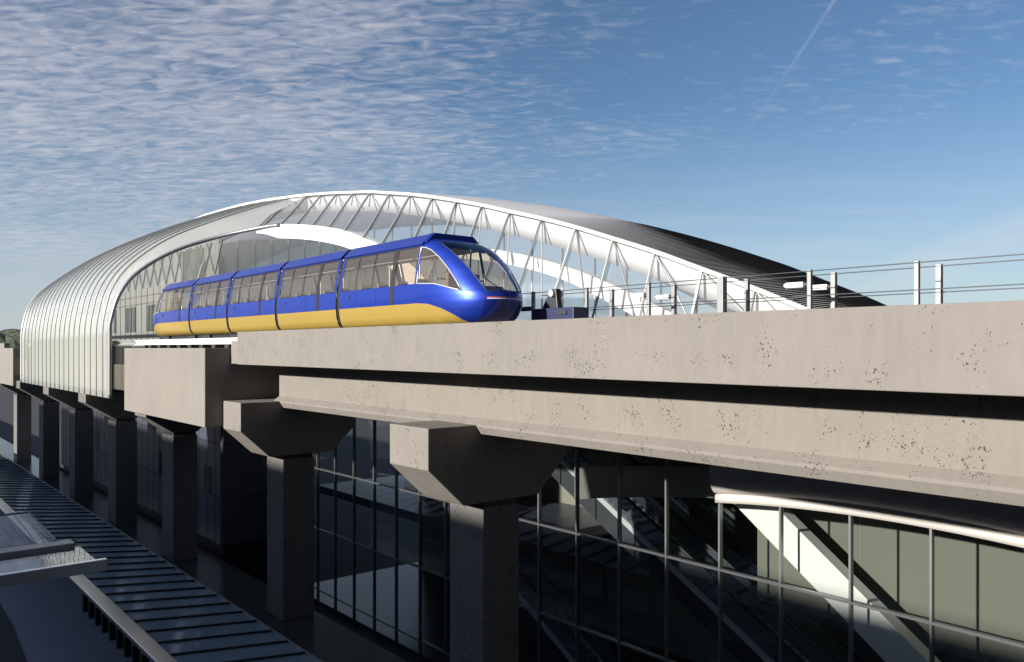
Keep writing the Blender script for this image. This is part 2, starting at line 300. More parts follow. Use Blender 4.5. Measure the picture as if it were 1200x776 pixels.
# ------------------------------------------------------------------ train
XC = 14.15
prof = [(.92,.62),(1.14,.70),(1.23,.88),(1.27,1.12),(1.285,1.30),(1.285,1.55),(1.265,1.87),(1.21,2.3),(1.12,2.75),(1.05,3.0)]
def hw(z): return interp([(b_, a_) for a_, b_ in prof], z)
train = thing('train', (XC, 31, .5), 'five-section blue and yellow people mover train with beige tinted windows, running out of the station', 'train')
def side(mb, y0, y1, z0, z1, off=0., n=6, sg=-1):
    mb.grid(lambda u, v: (XC+sg*(hw(z0+(z1-z0)*v)+off), y0+(y1-y0)*u, z0+(z1-z0)*v), 1, n)
def mirror(y): return y
def car(y0, y1, first=False, last=False):
    """middle module y0 < y1, front of the train at low y"""
    body = MB()
    for sg in (-1, 1):
        side(body, y0+.12, y1-.12, 1.30, 1.87, 0, 6, sg)
        side(body, y0+.12, y1-.12, 2.98, 3.02, 0, 1, sg)
        side(body, y0+.12, y0+.24, 1.87, 2.98, 0, 8, sg); side(body, y1-.24, y1-.12, 1.87, 2.98, 0, 8, sg)
    b = body.build('car', M['blue'], train, smooth=True, recalc=False, solid=0)
    b['label'] = 'blue car section'
    sk = MB()
    for sg in (-1, 1): side(sk, y0+.12, y1-.12, .62, 1.295, 0, 10, sg)
    sk.build('skirt', M['yel'], b, smooth=True, recalc=False)
    rf = [(-1.07,3.0),(-1.10,3.03),(-1.07,3.07),(-.80,3.33),(-.72,3.37),(.72,3.37),(.80,3.33),(1.07,3.07),(1.10,3.03),(1.07,3.0)]
    MB().prism([(XC+x,z) for x,z in rf], y0+.12, y1-.12).build('roof', M['blue'], b)
    MB().box(XC-1.1, XC+1.1, y0+.05, y1-.05, 1.12, 1.2).build('floor', M['interior'], b)
    MB().box(XC-1.02, XC+1.02, y0+.05, y1-.05, 2.95, 2.99).build('ceiling', M['clad'], b)
    L_ = y1-y0
    cuts = [y1-.26, y1-1.18, y1-2.22, y1-3.32]
    for sg in (-1, 1):
        panes = [(cuts[1]+.02, cuts[0]), (cuts[2]+.02, cuts[1]-.02), (cuts[3]+.02, cuts[2]-.02), (y0+.26, y1-3.58)]
        for a_, c_ in panes:
            g = MB(); side(g, a_, c_, 1.89, 2.96, -.012, 8, sg); w = g.build('window', M['winglass'], b, smooth=True, recalc=False)
        fr = MB()
        for c_ in cuts[1:3]: side(fr, c_-.022, c_+.022, 1.87, 2.98, .004, 8, sg)
        side(fr, y1-3.56, y1-3.36, 1.31, 2.98, .006, 10, sg)
        for c_ in (y0+.25, y1-.255): side(fr, c_-.012, c_+.012, 1.87, 2.98, .004, 8, sg)
        side(fr, y0+.25, y1-.25, 2.955, 2.985, .004, 1, sg)
        fr.build('window_frame', M['black'], b, smooth=False, recalc=False)
        dl = MB()
        for c_ in (y1-1.2, y1-2.5): side(dl, c_-.007, c_+.007, 1.31, 1.87, .004, 5, sg)
        dl.build('door_seam', M['dblue'], b, recalc=False)
        hx = XC+sg*(hw(1.66)+.0)
        MB().tube([(hx-.012,y1-.82,1.66),(hx+.012,y1-.82,1.66)], .055, 14).build('door_handle', M['black'], b)
    for k in range(4):
        for sx in (-.72, .55):
            yy = y0+.6+k*1.15
            MB().box(XC+sx, XC+sx+.42, yy, yy+.4, 1.2, 1.62).box(XC+sx, XC+sx+.42, yy+.36, yy+.44, 1.62, 2.1).build('seat', M['seat'], b, bevel=.04)
    for yy in (y0+1.6, y0+3.4):
        MB().cyl(XC-.2, yy, 1.2, 2.95, .022, 8).build('grab_pole', M['steel'], b)
    MB().tube([(XC-.5,y0+.2,2.75),(XC-.5,y1-.2,2.75)], .018, 8).build('grab_rail', M['steel'], b)
    return b
def gangway(y):
    g = MB(); pr = [(x-.045 if x > .9 else x, z) for x, z in prof]
    pts = [(XC-x, z) for x, z in pr]+[(XC-.78,3.30),(XC+.78,3.30)]+[(XC+x, z) for x, z in reversed(pr)]
    n = len(pts)
    g.add([(x, y-.13, z) for x, z in pts]+[(x, y+.13, z) for x, z in pts], [(i, i+1, n+i+1, n+i) for i in range(n-1)])
    g.build('gangway', M['black'], train, smooth=False)
B = [19.65, 24.6, 29.55, 34.6, 39.5, 44.45]
for i in range(5): car(B[i], B[i+1])
for y in B[1:5]: gangway(y)
AF = [(a_, b_+.17) for a_, b_ in [(.62,1.75),(.70,2.05),(.85,2.3),(1.1,2.48),(1.30,2.53),(1.5,2.5),(1.7,2.38),(1.9,2.22),(2.2,1.96),(2.5,1.64),(2.8,1.22),(3.0,.80),(3.1,.50),(3.2,.05)]]
def nose(yend, sg_, name):
    """cab at the end of the train; sg_=-1 points to low Y"""
    def hwn(z): return interp([(b_, a_) for a_, b_ in prof]+[(3.1,.95),(3.2,.85)], z)
    def pt(u, z, sx, off=0.):
        z = min(max(z, .62), 3.2)
        ph = u*math.pi/2; w = hwn(z); L = interp(AF, z)+.12
        x = w*math.sin(ph)**(2/2.5)+off*math.sin(ph); d = L*max(0, math.cos(ph))**(2/2.3)+off*math.cos(ph)
        return Vector((XC+sx*x, yend+sg_*(d-.12), z))
    def uw(z): return interp([(1.5,.26),(1.8,.30),(2.2,.36),(2.6,.44),(2.9,.52),(3.2,.6)], z)
    inv_w = [(.26,1.56),(.30,1.8),(.36,2.2),(.44,2.6),(.56,3.08)]
    def zpl(u): return 1.56 if u < .26 else interp(inv_w, u)        # windshield lower/outer boundary
    zsill = lambda u: interp([(.55,1.60),(.65,1.68),(.8,1.82),(1,1.87)], u)
    ztopw = lambda u: interp([(.53,1.60),(.57,1.95),(.62,2.28),(.69,2.58),(.78,2.80),(.88,2.91),(1.0,2.94)], u)
    zyel = lambda u: interp([(0,.66),(.35,.68),(.5,.78),(.62,.94),(.75,1.12),(.88,1.26),(1,1.30)], u)
    def patch(u0, u1, zl, zh, nu, nv, off=0., sides=(-1, 1)):
        g = MB()
        for sx in sides: g.grid(lambda u, v: pt(u0+(u1-u0)*u, zl(u0+(u1-u0)*u)+(zh(u0+(u1-u0)*u)-zl(u0+(u1-u0)*u))*v, sx, off), nu, nv)
        return g
    c = lambda k: (lambda u: k)
    body = patch(.001, 1, zyel, lambda u: 1.56 if u < .53 else zsill(u), 40, 12)
    body.v += []; 
    body2 = patch(.26, .53, c(1.56), lambda u: zpl(u) if u < .53 else 3.08, 20, 18)
    body3 = patch(.53, 1, ztopw, c(3.2), 24, 12)
    body4 = patch(.001, .53, c(3.08), c(3.2), 26, 4)
    for q in (body2, body3, body4): body.add(q.v, q.f)
    b = body.build(name, M['blue'], train, smooth=True, recalc=True)
    patch(.001, 1, c(.62), zyel, 40, 6).build('skirt', M['yel'], b, smooth=True)
    patch(.001, .30, c(.68), c(1.30), 14, 8, .006).build('bumper_panel', M['dblue'], b, smooth=True)
    patch(.001, .27, c(1.34), c(1.365), 14, 1, .008).build('white_stripe', M['white'], b)
    patch(.001, .27, c(1.38), c(1.40), 14, 1, .008).build('red_stripe', M['red'], b)
    g = patch(.001, .26, c(1.56), c(3.08), 14, 18, -.004)
    g2 = patch(.26, .54, zpl, c(3.08), 16, 12, -.004); g.add(g2.v, g2.f)
    g.build('windshield', M['windsh'], b, smooth=True)
    for sx_ in (-1, 1): patch(.53, .985, zsill, ztopw, 26, 12, -.006, (sx_,)).build('side_window', M['winglass'], b, smooth=True)
    # pale trim along the side window and windshield edges
    for sx in (-1, 1):
        e = [pt(u, ztopw(u), sx, .008) for u in [.53+.46*k/24 for k in range(25)]]
        e += [pt(u, zsill(u), sx, .008) for u in [.985-.435*k/20 for k in range(21)]]
        MB().tube(e, .017, 6).build('window_trim', M['steel'], b, smooth=True)
        e = [pt(u, zpl(u), sx, .006) for u in [.02+.52*k/24 for k in range(25)]]
        MB().tube(e, .014, 6).build('windshield_trim', M['dgrey'], b, smooth=True)
    # roof hood
    y = lambda d: yend+sg_*d
    g = MB()
    sec = [(-.95,3.02),(-1.04,3.10),(-.80,3.33),(-.72,3.385),(.72,3.385),(.80,3.33),(1.04,3.10),(.95,3.02)]
    n = len(sec); rows = []
    for d, wf, zt in ((-.14,1,1),(-.05,1,1),(.02,.99,1),(.10,.96,.985)):
        rows += [(XC+x*wf, y(d), 3.02+(z-3.02)*zt+(.06*(1-wf) if z < 3.1 else 0)) for x, z in sec]
    g.add(rows, [(i*n+k, i*n+(k+1)%n, (i+1)*n+(k+1)%n, (i+1)*n+k) for i in range(3) for k in range(n)]+[tuple(range(n)), tuple(3*n+k for k in range(n))])
    g.build('roof_hood', M['blue'], b, bevel=.01)
    f = MB(); f.grid(lambda u, v: (XC+(2*u-1)*hwn(1.2)*.8*(1-.35*v), y(-.1+1.9*v), 1.2), 6, 4); f.build('floor', M['interior'], b)
    for sx in (-.62, .12):
        MB().box(XC+sx, XC+sx+.46, y(.85)-.22, y(.85)+.22, 1.2, 1.66).box(XC+sx, XC+sx+.46, y(.55)-.05, y(.55)+.05, 1.6, 2.2).build('seat', M['seat'], b, bevel=.05)
    MB().prismx([(y(1.35),1.2),(y(1.35),1.72),(y(1.62),1.78),(y(1.85),1.45),(y(1.8),1.2)], XC-.62, XC+.62).build('console', M['interior'], b, bevel=.03)
    MB().tube([(XC-.85,y(.35),2.02),(XC+.85,y(.35),2.02)], .03, 8).build('handrail', M['steel'], b)
    for sx in (-.35, .5): MB().tube([(XC+sx,y(.1),1.2),(XC+sx,y(.25),2.97)], .025, 8).build('grab_pole', M['dgrey'], b)
    MB().tube([(XC+.45,y(1.78),1.66),(XC+.1,y(1.35),2.05)], .014, 6).build('wiper', M['black'], b)
nose(B[0]+.12, -1, 'front_cab'); nose(B[5]-.12, 1, 'rear_cab')
# underframe and bogies
MB().box(XC-.85, XC+.85, 18.4, 45.6, .40, .64).build('underframe', M['black'], train)
for y in (20.5, 24.6, 29.5, 34.6, 38.2, 40.2, 44.2):
    for sx in (-1, 1):
        MB().tube([(XC+sx*.95,y,.36),(XC+sx*.70,y,.36)], .2, 18).build('wheel', M['black'], train)
        MB().box(XC+sx*.86-.1, XC+sx*.86+.1, y-.55, y+.55, .42, .6).build('bogie_frame', M['dgrey'], train)

# ------------------------------------------------------------------ station
st = thing('station', (24, 59.5, ZG), 'big lens-shaped white station with ribbed glass shell, V strut facade and dark seamed roof', 'station')
XR = 20.5
zt_ = [(6,-1.6),(8,-.6),(10,.15),(12,1.0),(13.6,1.66),(15.5,2.38),(17.3,3.06),(19.2,3.70),(21,4.29),(22.9,4.85),(24.8,5.36),(26.6,5.85),(28.4,6.29),(30.2,6.70),(32,7.08),(33.9,7.42),(35.7,7.74),(37.6,7.99),(39.3,8.22),(41.1,8.43),(42.8,8.62),(44.9,8.82),(50,9.22),(55,9.45),(59.5,9.55)]
ztS = smooth_tab(zt_, 6)
def zr(a):
    if a > 59.5: a = 119-a
    return interp(ztS, a)
# opening edge E : (px, py, Y)
Epx = [(127.5,467,46.3),(127,430,46.3),(127,400,46.3),(130,375,46.3),(140,345,46.3),(160,320,46.2),(200,296,46),(250,279,45.3),(300,268,43.5),(327,264,42),(360,264.7,39.5),(387,268,37),(407,272.7,35),(428,281,32.6),(450,290,31),(470,302,29.5),(492,322,28.2),(508,345,27.2),(518,372,26.5),(522,395,26)]
ES = smooth_tab(Epx, 5)
def Ept(px):
    for i in range(len(ES)-1):
        if ES[i][0] <= px <= ES[i+1][0] and ES[i+1][0] > 128:
            t = (px-ES[i][0])/max(1e-6, ES[i+1][0]-ES[i][0]); q = [ES[i][k]*(1-t)+ES[i+1][k]*t for k in range(3)]
            return PY(*q)
    return PY(*ES[-1])
Ecurve = [PY(*q) for q in ES]
# fix plane X for the vertical leg
for i, q in enumerate(ES):
    if q[1] > 380 and q[0] < 200: Ecurve[i] = Vector((11.0, 46.3, (408-q[1])/949*42.6))
# profile of the shell in X/Z
prf = smooth_tab([(11,-2.65),(11,-1.4),(11,-.2),(11,.8),(11.08,1.6),(11.44,2.85),(12.35,4.03),(14.1,5.26),(16.3,6.2),(18.5,6.98),(20.5,7.6)], 4)
ribs = []
NR = 19
for j in range(1, NR+1):
    aw = 46.3+(72.8-46.3)*j/NR; ar = 44.9+(j-1)*1.85
    k = 1+(zr(ar)-7.6)/6.6; pts = []
    for X, z in prf:
        f = max(0, (X-11)/9.5); zz = z if z < 1 else 1+(z-1)*k
        pts.append(Vector((X, aw+(ar-aw)*f**1.1, zz)))
    ribs.append(pts)
# bridge rib 0 = opening edge, resampled
def resample(pts, n):
    L = [0]
    for a, b in zip(pts, pts[1:]): L.append(L[-1]+(b-a).length)
    out = []
    for k in range(n):
        s = L[-1]*k/(n-1); i = 0
        while i < len(L)-2 and L[i+1] < s: i += 1
        t = (s-L[i])/max(1e-9, L[i+1]-L[i]); out.append(pts[i].lerp(pts[i+1], t))
    return out
Eshell = [p for p, q in zip(Ecurve, ES) if q[0] <= 301]
NRS = 60
rr = [resample(Eshell+[Vector((XR-1.7, 44.0, 7.55)), Vector((XR, 43.05, zr(43.05)))], NRS)]+[resample(p, NRS) for p in ribs]
g = MB(); g.add([p for r_ in rr for p in r_], [(j*NRS+i, j*NRS+i+1, (j+1)*NRS+i+1, (j+1)*NRS+i) for j in range(len(rr)-1) for i in range(NRS-1)])
g.build('shell_glass', M['shell'], st, smooth=True)
for p in rr[1:]:
    MB().tube([q+Vector((-.03,0,.02)) for q in p], .032, 6).build('rib', M['grey'], st, smooth=True)
# far end closing rib trims
MB().tube(rr[-1], .11, 8).build('end_rib', M['rib'], st, smooth=True)
# edge of opening: dark trim on the left, white arch beam right
MB().tube([p+Vector((0,-.05,0)) for p, q in zip(Ecurve, ES) if q[0] < 330], .10, 8).build('edge_trim', M['grey'], st, smooth=True)
ar_ = [p for p, q in zip(Ecurve, ES) if q[0] >= 300]
g = MB(); n = len(ar_)
for i, p in enumerate(ar_):
    dd = (ar_[min(i+1, n-1)]-ar_[max(i-1, 0)]).normalized(); side_ = Vector((dd.y, -dd.x, 0)).normalized()
    if side_.x < 0: side_ = -side_
    up = side_.cross(dd).normalized(); 
    if up.z < 0: up = -up
    w = .72*min(1, .35+i/8)
    g.v += [tuple(p+up*.05), tuple(p-up*w), tuple(p-up*w+side_*.45), tuple(p+up*.05+side_*.45)]
for i in range(n-1):
    for k in range(4): g.f.append((i*4+k, i*4+(k+1)%4, (i+1)*4+(k+1)%4, (i+1)*4+k))
g.build('portal_arch', M['white'], st)
# V struts
AP = [(884,341,879,366,20.5),(822,317.5,811,369,20.4),(767,298,749.5,372,20.2),(718,282,693.5,376,20.0),(674,269,639,378,19.8),(634,258,593,381,19.4),(597,249.6,547,384,18.9),(564,242.5,512,384,18.5)]
legs = []
for ax, ay, bx, by, X in AP:
    rim = P(ax, ay, XR); base = P(bx, by, X)
    legs.append((Vector((XR, rim.y, zr(rim.y))), base))
for ax, bx in ((534,500),(506,474),(480,446),(456,425),(433,403),(413,384.5),(394,365.5),(376,347),(359,328),(341,306)):
    y = XR*ratio(ax); legs.append((Vector((XR, y, zr(y))), Ept(bx)))
# ones to the right of the last apex
ex = [(Vector((XR, 11.75, zr(11.75))), Vector((XR, 12.0, .2)))]
legs = ex+legs
for i, (a, b) in enumerate(legs):
    MB().beam(a, b, .085, .085, (0,0,1)).build('strut', M['strut'], st, bevel=.01)
    if i > 0:
        pb = legs[i-1][1]; q = b.lerp(pb, .86); q = a.lerp(q, 1.0 if i < 8 else .30)
        q = q+Vector((.12, 0, 0)); MB().beam(a+Vector((.06,0,0)), q, .06, .06).build('strut', M['strut'], st, bevel=.01)
g = MB()
for (a, b), (c, d) in zip(legs, legs[1:]):
    o_ = Vector((.1,0,0)); g.grid(lambda u, v: a.lerp(c, u).lerp(b.lerp(d, u), v)+o_, 1, 6)
g.build('facade_glass', M['facade'], st, smooth=False)
g = MB(); g.grid(lambda u, v: (XR+.16+.22*v, 10.5+36.5*u, zr(10.5+36.5*u)+.06-.93*v), 90, 2); g.build('fascia_band', M['band'], st, smooth=True, solid=.04)
# rim
rimp = [Vector((XR-.05, a/4, zr(a/4)+.08)) for a in range(28, 360)]
MB().tube(rimp, .08, 8).build('rim_beam', M['white'], st, smooth=True)
# roof
def wr(a): return interp([(6,4.2),(10,5.0),(14,6.6),(20,8.8),(26,10.3),(31,11)], a if a < 59.5 else 119-a)
def zroof(q, a): return zr(a)+.12+.33*math.sin(math.pi*q)*min(1, wr(a)/10)    # q = 0 near rim, 1 far edge
g = MB(); g.grid(lambda u, v: (XR+wr(27+79*v)*u*.51, 27+79*v, zroof(u*.51, 27+79*v)), 10, 100); g.build('roof', M['roofm'], st, smooth=True, recalc=False)
tr_, ri = MB(), MB(); da = .12; a = 7.0; nx = 12
while a < 27.001:
    a2 = a+da
    for i in range(nx):
        X0, X1 = XR+wr(a)*i/nx, XR+wr(a)*(i+1)/nx
        q = []
        for X in (i/nx, (i+1)/nx):
            zl, zh = zroof(X, a), zroof(X, a2); ht = min(zh-zl, interp([(7,.02),(12,.04),(16,.10),(20,.20),(24,.28),(27,.33)],a)*da)
            q.append((zl, zh-ht, zh))
        ri.add([(X0,a,q[0][0]),(X1,a,q[1][0]),(X1,a,q[1][1]),(X0,a,q[0][1])], [(0,1,2,3)])
        tr_.add([(X0,a,q[0][1]),(X1,a,q[1][1]),(X1,a2,q[1][2]),(X0,a2,q[0][2])], [(0,1,2,3)])
    a = a2
g = MB(); g.grid(lambda u, v: (XR+.1+wr(8+19*v)*.5*u, 8+19*v, zroof(.5*u, 8+19*v)-.12), 8, 50); g.build('soffit', M['soffit'], st, smooth=True, recalc=False)
tr_.build('roof_panels', M['roofm'], st, recalc=False); ri.build('roof_gaps', M['riser'], st, recalc=False)
# soffit, folding down to the far side
def sof(u, v):
    a = 8+100*v; u = .5+u/2; X = XR+wr(a)*u
    f = max(0, (u-.5)/.5); dz = interp([(8,0),(18,3.2),(23.4,2.7),(29,2.1),(37.8,1.05),(45,.6),(60,.4),(110,.4)], a)
    return (X, a, zroof(u, a)-.03-dz*f**2)
g = MB(); g.grid(sof, 20, 100); g.build('soffit', M['soffit'], st, smooth=True, recalc=False)
# inner slanting arch band behind the facade
bd = smooth_tab([tuple(P(x, y, 23.2)) for x, y in ((470,283),(540,288),(600,296),(662,312),(725,337),(787,367),(830,392))], 5)
bl = smooth_tab([tuple(P(x, y, 23.2)) for x, y in ((470,302),(540,303),(600,311),(662,329),(725,361),(787,396),(830,424))], 5)
g = MB()
for p, q in zip(bd, bl): g.v += [p, q, (q[0]+.45, q[1], q[2]), (p[0]+.45, p[1], p[2])]
for i in range(len(bd)-1):
    for k in range(4): g.f.append((i*4+k, i*4+(k+1)%4, (i+1)*4+(k+1)%4, (i+1)*4+k))
g.build('inner_arch', M['white'], st)
# far side glazing
fg = MB(); fg.grid(lambda u, v: (XR+wr(14+60*u)-.1, 14+60*u, -1+(sof(1, (14+60*u-8)/100)[2]+1)*v), 30, 1); fg.build('far_glass', M['facade'], st, recalc=False)
for k in range(16):
    y = 15+k*2.6; MB().box(XR+wr(y)-.2, XR+wr(y)-.12, y-.04, y+.04, -1, sof(1, (y-8)/100)[2]).build('far_mullion', M['white'], st)
# end wall of the hall with mullions (under the portal arch)
def zin(X): return interp([(11.6,2.2),(12.6,4.0),(14.2,5.1),(16.5,6.0),(20,6.9),(26,7.2),(31,7)], X)
g = MB(); g.grid(lambda u, v: (15.8+15*u, 50, -.9+(zin(15.8+15*u)+.9)*v), 16, 1); g.build('end_glass', glass('HallGlass', (.7,.74,.72), .1, .8, .05, .70, (.82,.83,.78)), st, recalc=False)
for k in range(12):
    X = 15.9+k*1.12; MB().box(X-.04, X+.04, 49.9, 49.98, -.9, zin(X)).build('end_mullion', M['white'], st)
MB().prism([(16.6,3.9),(18.3,3.9),(18.3,5.6),(17.4,5.9),(16.9,5.0)], 49.6, 49.85).build('end_panel', M['white'], st)
# platform side: clad wall with window slots
MB().box(17, 17.3, 47.5, 74, -.88, 4.3).build('platform_wall', M['clad'], st)
js = MB()
for k in range(18): js.box(16.97, 16.995, 48+k*1.45, 48.03+k*1.45, -.88, 4.3)
for z in (.2, .55, 3.2, 3.75): js.box(16.965, 16.992, 47.5, 74, z, z+.035)
js.build('panel_joint', M['grey'], st)
MB().box(16.93, 16.99, 47.5, 74, .75, .98).build('base_rail', M['dgrey'], st)
for y in (53, 54.3, 55.2, 58.8, 59.7, 60.6, 64, 65, 66, 69.5):
    MB().box(16.94, 16.985, y, y+.62, 1.2, 3.05).build('wall_window', M['mull'], st)
# inner lattice of the hall (sloping glazed ceiling above the platform wall)
g = MB(); g.grid(lambda u, v: (17.15, 47.5+26*u, 4.3+2.1*v), 1, 1); g.build('inner_glazing', glass('InnerGlass', (.8,.82,.8), .06, .6, .1, .65, (.85,.85,.82)), st, recalc=False)
for k in range(14):
    y = 48+k*1.85
    MB().beam((17.1, y, 4.32), (17.1, y-1.3, 6.3), .06, .06).build('lattice_bar', M['rib'], st)
    MB().beam((17.1, y, 4.32), (17.1, y+1.3, 6.3), .06, .06).build('lattice_bar', M['rib'], st)
# screen added behind the vertical shell; its tone stands in for the reflected horizon
MB().box(11.55, 11.75, 49.2, 72.6, -2.4, 2.0).build('horizon_screen', simple('HorizonReflection', (.50,.51,.44), .8, 0, 0, .08, .4), st)
bal = MB()
for k in range(26): bal.box(12.0+.0, 12.06, 43.7+k*.28, 43.76+k*.28, -.88, .1)
bal.box(11.98, 12.08, 43.6, 51, .1, .16).build('balustrade', M['grey'], st)

# ---- lower building: core block with panels
core = thing('core_block', (17, 60, ZP), 'dark blue-grey panelled wall block behind the station piers', 'building')
MB().box(15.2, 19, 41.7, 88, ZP-.5+.9, -2.32).build('panel_wall', M['panel'], core, bevel=.12)
MB().box(15.4, 19, 41.9, 88, ZG, ZP+.4).build('plinth', M['black'], core)
js = MB()
for z in (-5.0, -7.8): js.box(15.185, 15.21, 41.8, 88, z, z+.05); js.box(15.3, 18.9, 41.685, 41.71, z, z+.05)
for k in range(38): js.box(15.187, 15.21, 42.6+k*1.2, 42.625+k*1.2, ZP+.45, -2.4)
for k in range(3): js.box(16.2+k, 16.225+k, 41.687, 41.71, ZP+.45, -2.4)
js.build('panel_joint', M['black'], core)
for k in range(6): MB().box(15.17, 15.3, 43.2+k*8, 44.2+k*8, -7.7, -6.3).build('vent', M['black'], core)
# ---- curtain wall
XW = 18.5
cw = thing('curtain_wall', (XW, 20, ZG), 'tall glass curtain wall with grey mullions under the guideway, white rounded eave at its right end', 'curtain wall')
Y0 = .4202*XW; zs = [-3.0, -6.03, -9.05, -12.06]
ys = [Y0+1.85*k for k in range(-4, 19)]
for i, y in enumerate(ys):
    top = -3.9 if y < 13.4 else -1.0
    MB().box(XW-.09, XW+.05, y-.026, y+.026, ZG, top).build('mullion', M['mull'], cw)
for z in zs[1:]:
    MB().box(XW-.10, XW+.04, ys[0], ys[-1], z-.03, z+.03).build('transom', M['mull'], cw)
MB().box(XW-.02, XW+.02, 13.4, ys[-1], -3.04, -2.96).build('transom', M['mull'], cw)
MB().add([(XW,ys[0],ZG),(XW,ys[-1],ZG),(XW,ys[-1],-1),(XW,13.4,-1),(XW,13.4,-3.6),(XW,ys[0],-3.6)], [(0,1,2,3,4,5)]).build('glazing', M['curtain'], cw)
# rounded eave
ev = [(XW-.35+.35*0, -3.30)]
evp = [(XW+.6,-2.1),(XW+.1,-2.25),(XW-.25,-2.7),(XW-.38,-3.3),(XW-.38,-3.7),(XW-.30,-3.82),(XW-.30,-3.88),(XW-.22,-3.92),(XW-.22,-4.02),(XW+.2,-4.02),(XW+.6,-3.9)]
nv_ = 28; g = MB(); evc = []
evp = [(XW+.6,-2.3),(XW+.1,-2.45)]+[(XW-.05-.36*math.sin(math.pi*k/12), -3.15+.55*math.cos(math.pi*k/12)) for k in range(13)]+[(XW-.16,-3.72),(XW-.16,-3.93),(XW+.2,-3.93),(XW+.6,-3.8)]
ne = len(evp)
for k in range(nv_+1):
    y = -4+17.4*k/nv_; dz = -.0125*(y-8.7)**2 if y > 2 else -.0125*6.7**2-.17*(2-y)
    g.v += [(x, y, z+dz) for x, z in evp]
g.f = [(k*ne+i, k*ne+(i+1)%ne, (k+1)*ne+(i+1)%ne, (k+1)*ne+i) for k in range(nv_) for i in range(ne)]+[tuple(range(ne)), tuple(nv_*ne+i for i in range(ne))]
ea = g.build('eave', M['soffw'], cw)
for p_ in ea.data.polygons: p_.use_smooth = 8 < 9 and len(p_.vertices) == 4 and abs(p_.normal.y) < .5
MB().box(XW+.62, 31, -4, 41.5, -2.9, -2.2).build('sun_stop_slab', M['dgrey'], cw)  # slab added over the hall to stop sunlight and keep it dark
MB().box(19.2, 31.3, 8, 74, -.3, -.05).build('bounce_floor', M['clad'], st)  # pale floor, added unseen to bounce sunlight up to the soffit
MB().box(20.5, 20.7, -4, 13.5, -7.3, -2.95).build('bulkhead', M['olive'], cw)
sj = MB()
for k in range(3): sj.box(20.485, 20.495, 2.2+k*4.1, 2.215+k*4.1, -7.2, -3)
sj.build('bulkhead_joint', M['grey'], cw)
MB().box(27, 27.2, -4, 41, ZG, -2.95).build('back_wall', M['beige'], cw)
MB().box(18.9, 27, 10, 41, -9.5, -9.2).build('mezzanine', M['panel'], cw) if False else None
MB().box(XW+.3, 27, -4, 41, ZG+.01, ZG+.15).build('hall_floor', M['floor'], cw)
MB().box(20.2, 27, 24, 41, -7.9, -7.5).build('mezzanine', M['panel'], cw)
# curved interior bridge
bp_ = [(22.8,15.9),(22.0,17.0),(21.0,17.9),(20.0,18.6),(19.2,19.0),(18.75,19.2)]
g = MB(); 
for x, y in bp_: g.v += [(x,y,-3.95),(x,y,-5.0),(x+.25,y+.35,-5.0),(x+.25,y+.35,-3.95)]
for i in range(len(bp_)-1):
    for k in range(4): g.f.append((i*4+k, i*4+(k+1)%4, (i+1)*4+(k+1)%4, (i+1)*4+k))
g.build('bridge_beam', M['clad'], cw)
# white diagonal brace
a1, a2 = P(845, 575, 19.2), P(890, 575, 19.2); b1, b2 = P(1060, 800, 19.2), P(1112, 800, 19.2)
g = MB(); g.add([a1, a2, b2, b1]+[v+Vector((.45,0,0)) for v in (a1, a2, b2, b1)], [(0,1,2,3),(7,6,5,4),(0,4,5,1),(1,5,6,2),(2,6,7,3),(3,7,4,0)])
g.build('diagonal_brace', M['white'], cw, bevel=.02)
# escalators behind the glass
def escalator(X, w, ytop, ztop, label):
    run = 15.0; rise = run*math.tan(R(29)); t = thing('escalator', (X, ytop-run, ztop-rise), label, 'escalator', 'escalators behind the curtain wall')
    p = lambda s, dz: (ytop+1.2 if s < 0 else ytop-run-1.5 if s > 1 else ytop-run*s, (ztop if s <= 0 else ztop-rise if s >= 1 else ztop-rise*s)+dz)
    low = [p(-1,-.9), p(0,-.9), p(1,-.9), p(2,-.9)]; hi = [p(-1,0), p(0,0), p(1,0), p(2,0)]
    MB().prismx(low+hi[::-1], X, X+w).build('truss', M['dgrey'], t)
    for xx in (X, X+w-.06):
        MB().prismx([p(-1,.003), p(0,.003), p(1,.003), p(2,.003), p(2,.85), p(1,.85), p(0,.85), p(-1,.85)], xx+.02, xx+.04).build('balustrade', M['railglass'], t)
        MB().prismx([p(-1,-.1), p(0,-.1), p(1,-.1), p(2,-.1), p(2,.12), p(1,.12), p(0,.12), p(-1,.12)], xx-.02, xx+.08).build('skirt_panel', M['steel'], t)
        y2, z2 = p(2, .9)
        arc = [(xx+.03, y2-.35*math.sin(math.pi*k/8), z2-.35+.35*math.cos(math.pi*k/8)) for k in range(9)]
        MB().tube([(xx+.03,)+p(-1,.9), (xx+.03,)+p(0,.9), (xx+.03,)+p(1,.9)]+arc, .05, 8).build('handrail', M['black'], t)
    sm = MB()
    for k in range(50):
        s = k/50; y, z = p(s, 0); sm.box(X+.1, X+w-.1, y-.3, y, z-.2, z+.06)
    sm.build('steps', M['grey'], t)
escalator(21.0, 1.3, 23.0, -3.9, 'escalator nearest the glass, descending behind the curtain wall')
escalator(23.2, 1.3, 24.5, -3.9, 'farther escalator, descending beside the back wall of the hall')
escalator(20.6, 1.1, 31.5, -5.8, 'short-looking escalator at the left, its handrail loops low behind the glass')

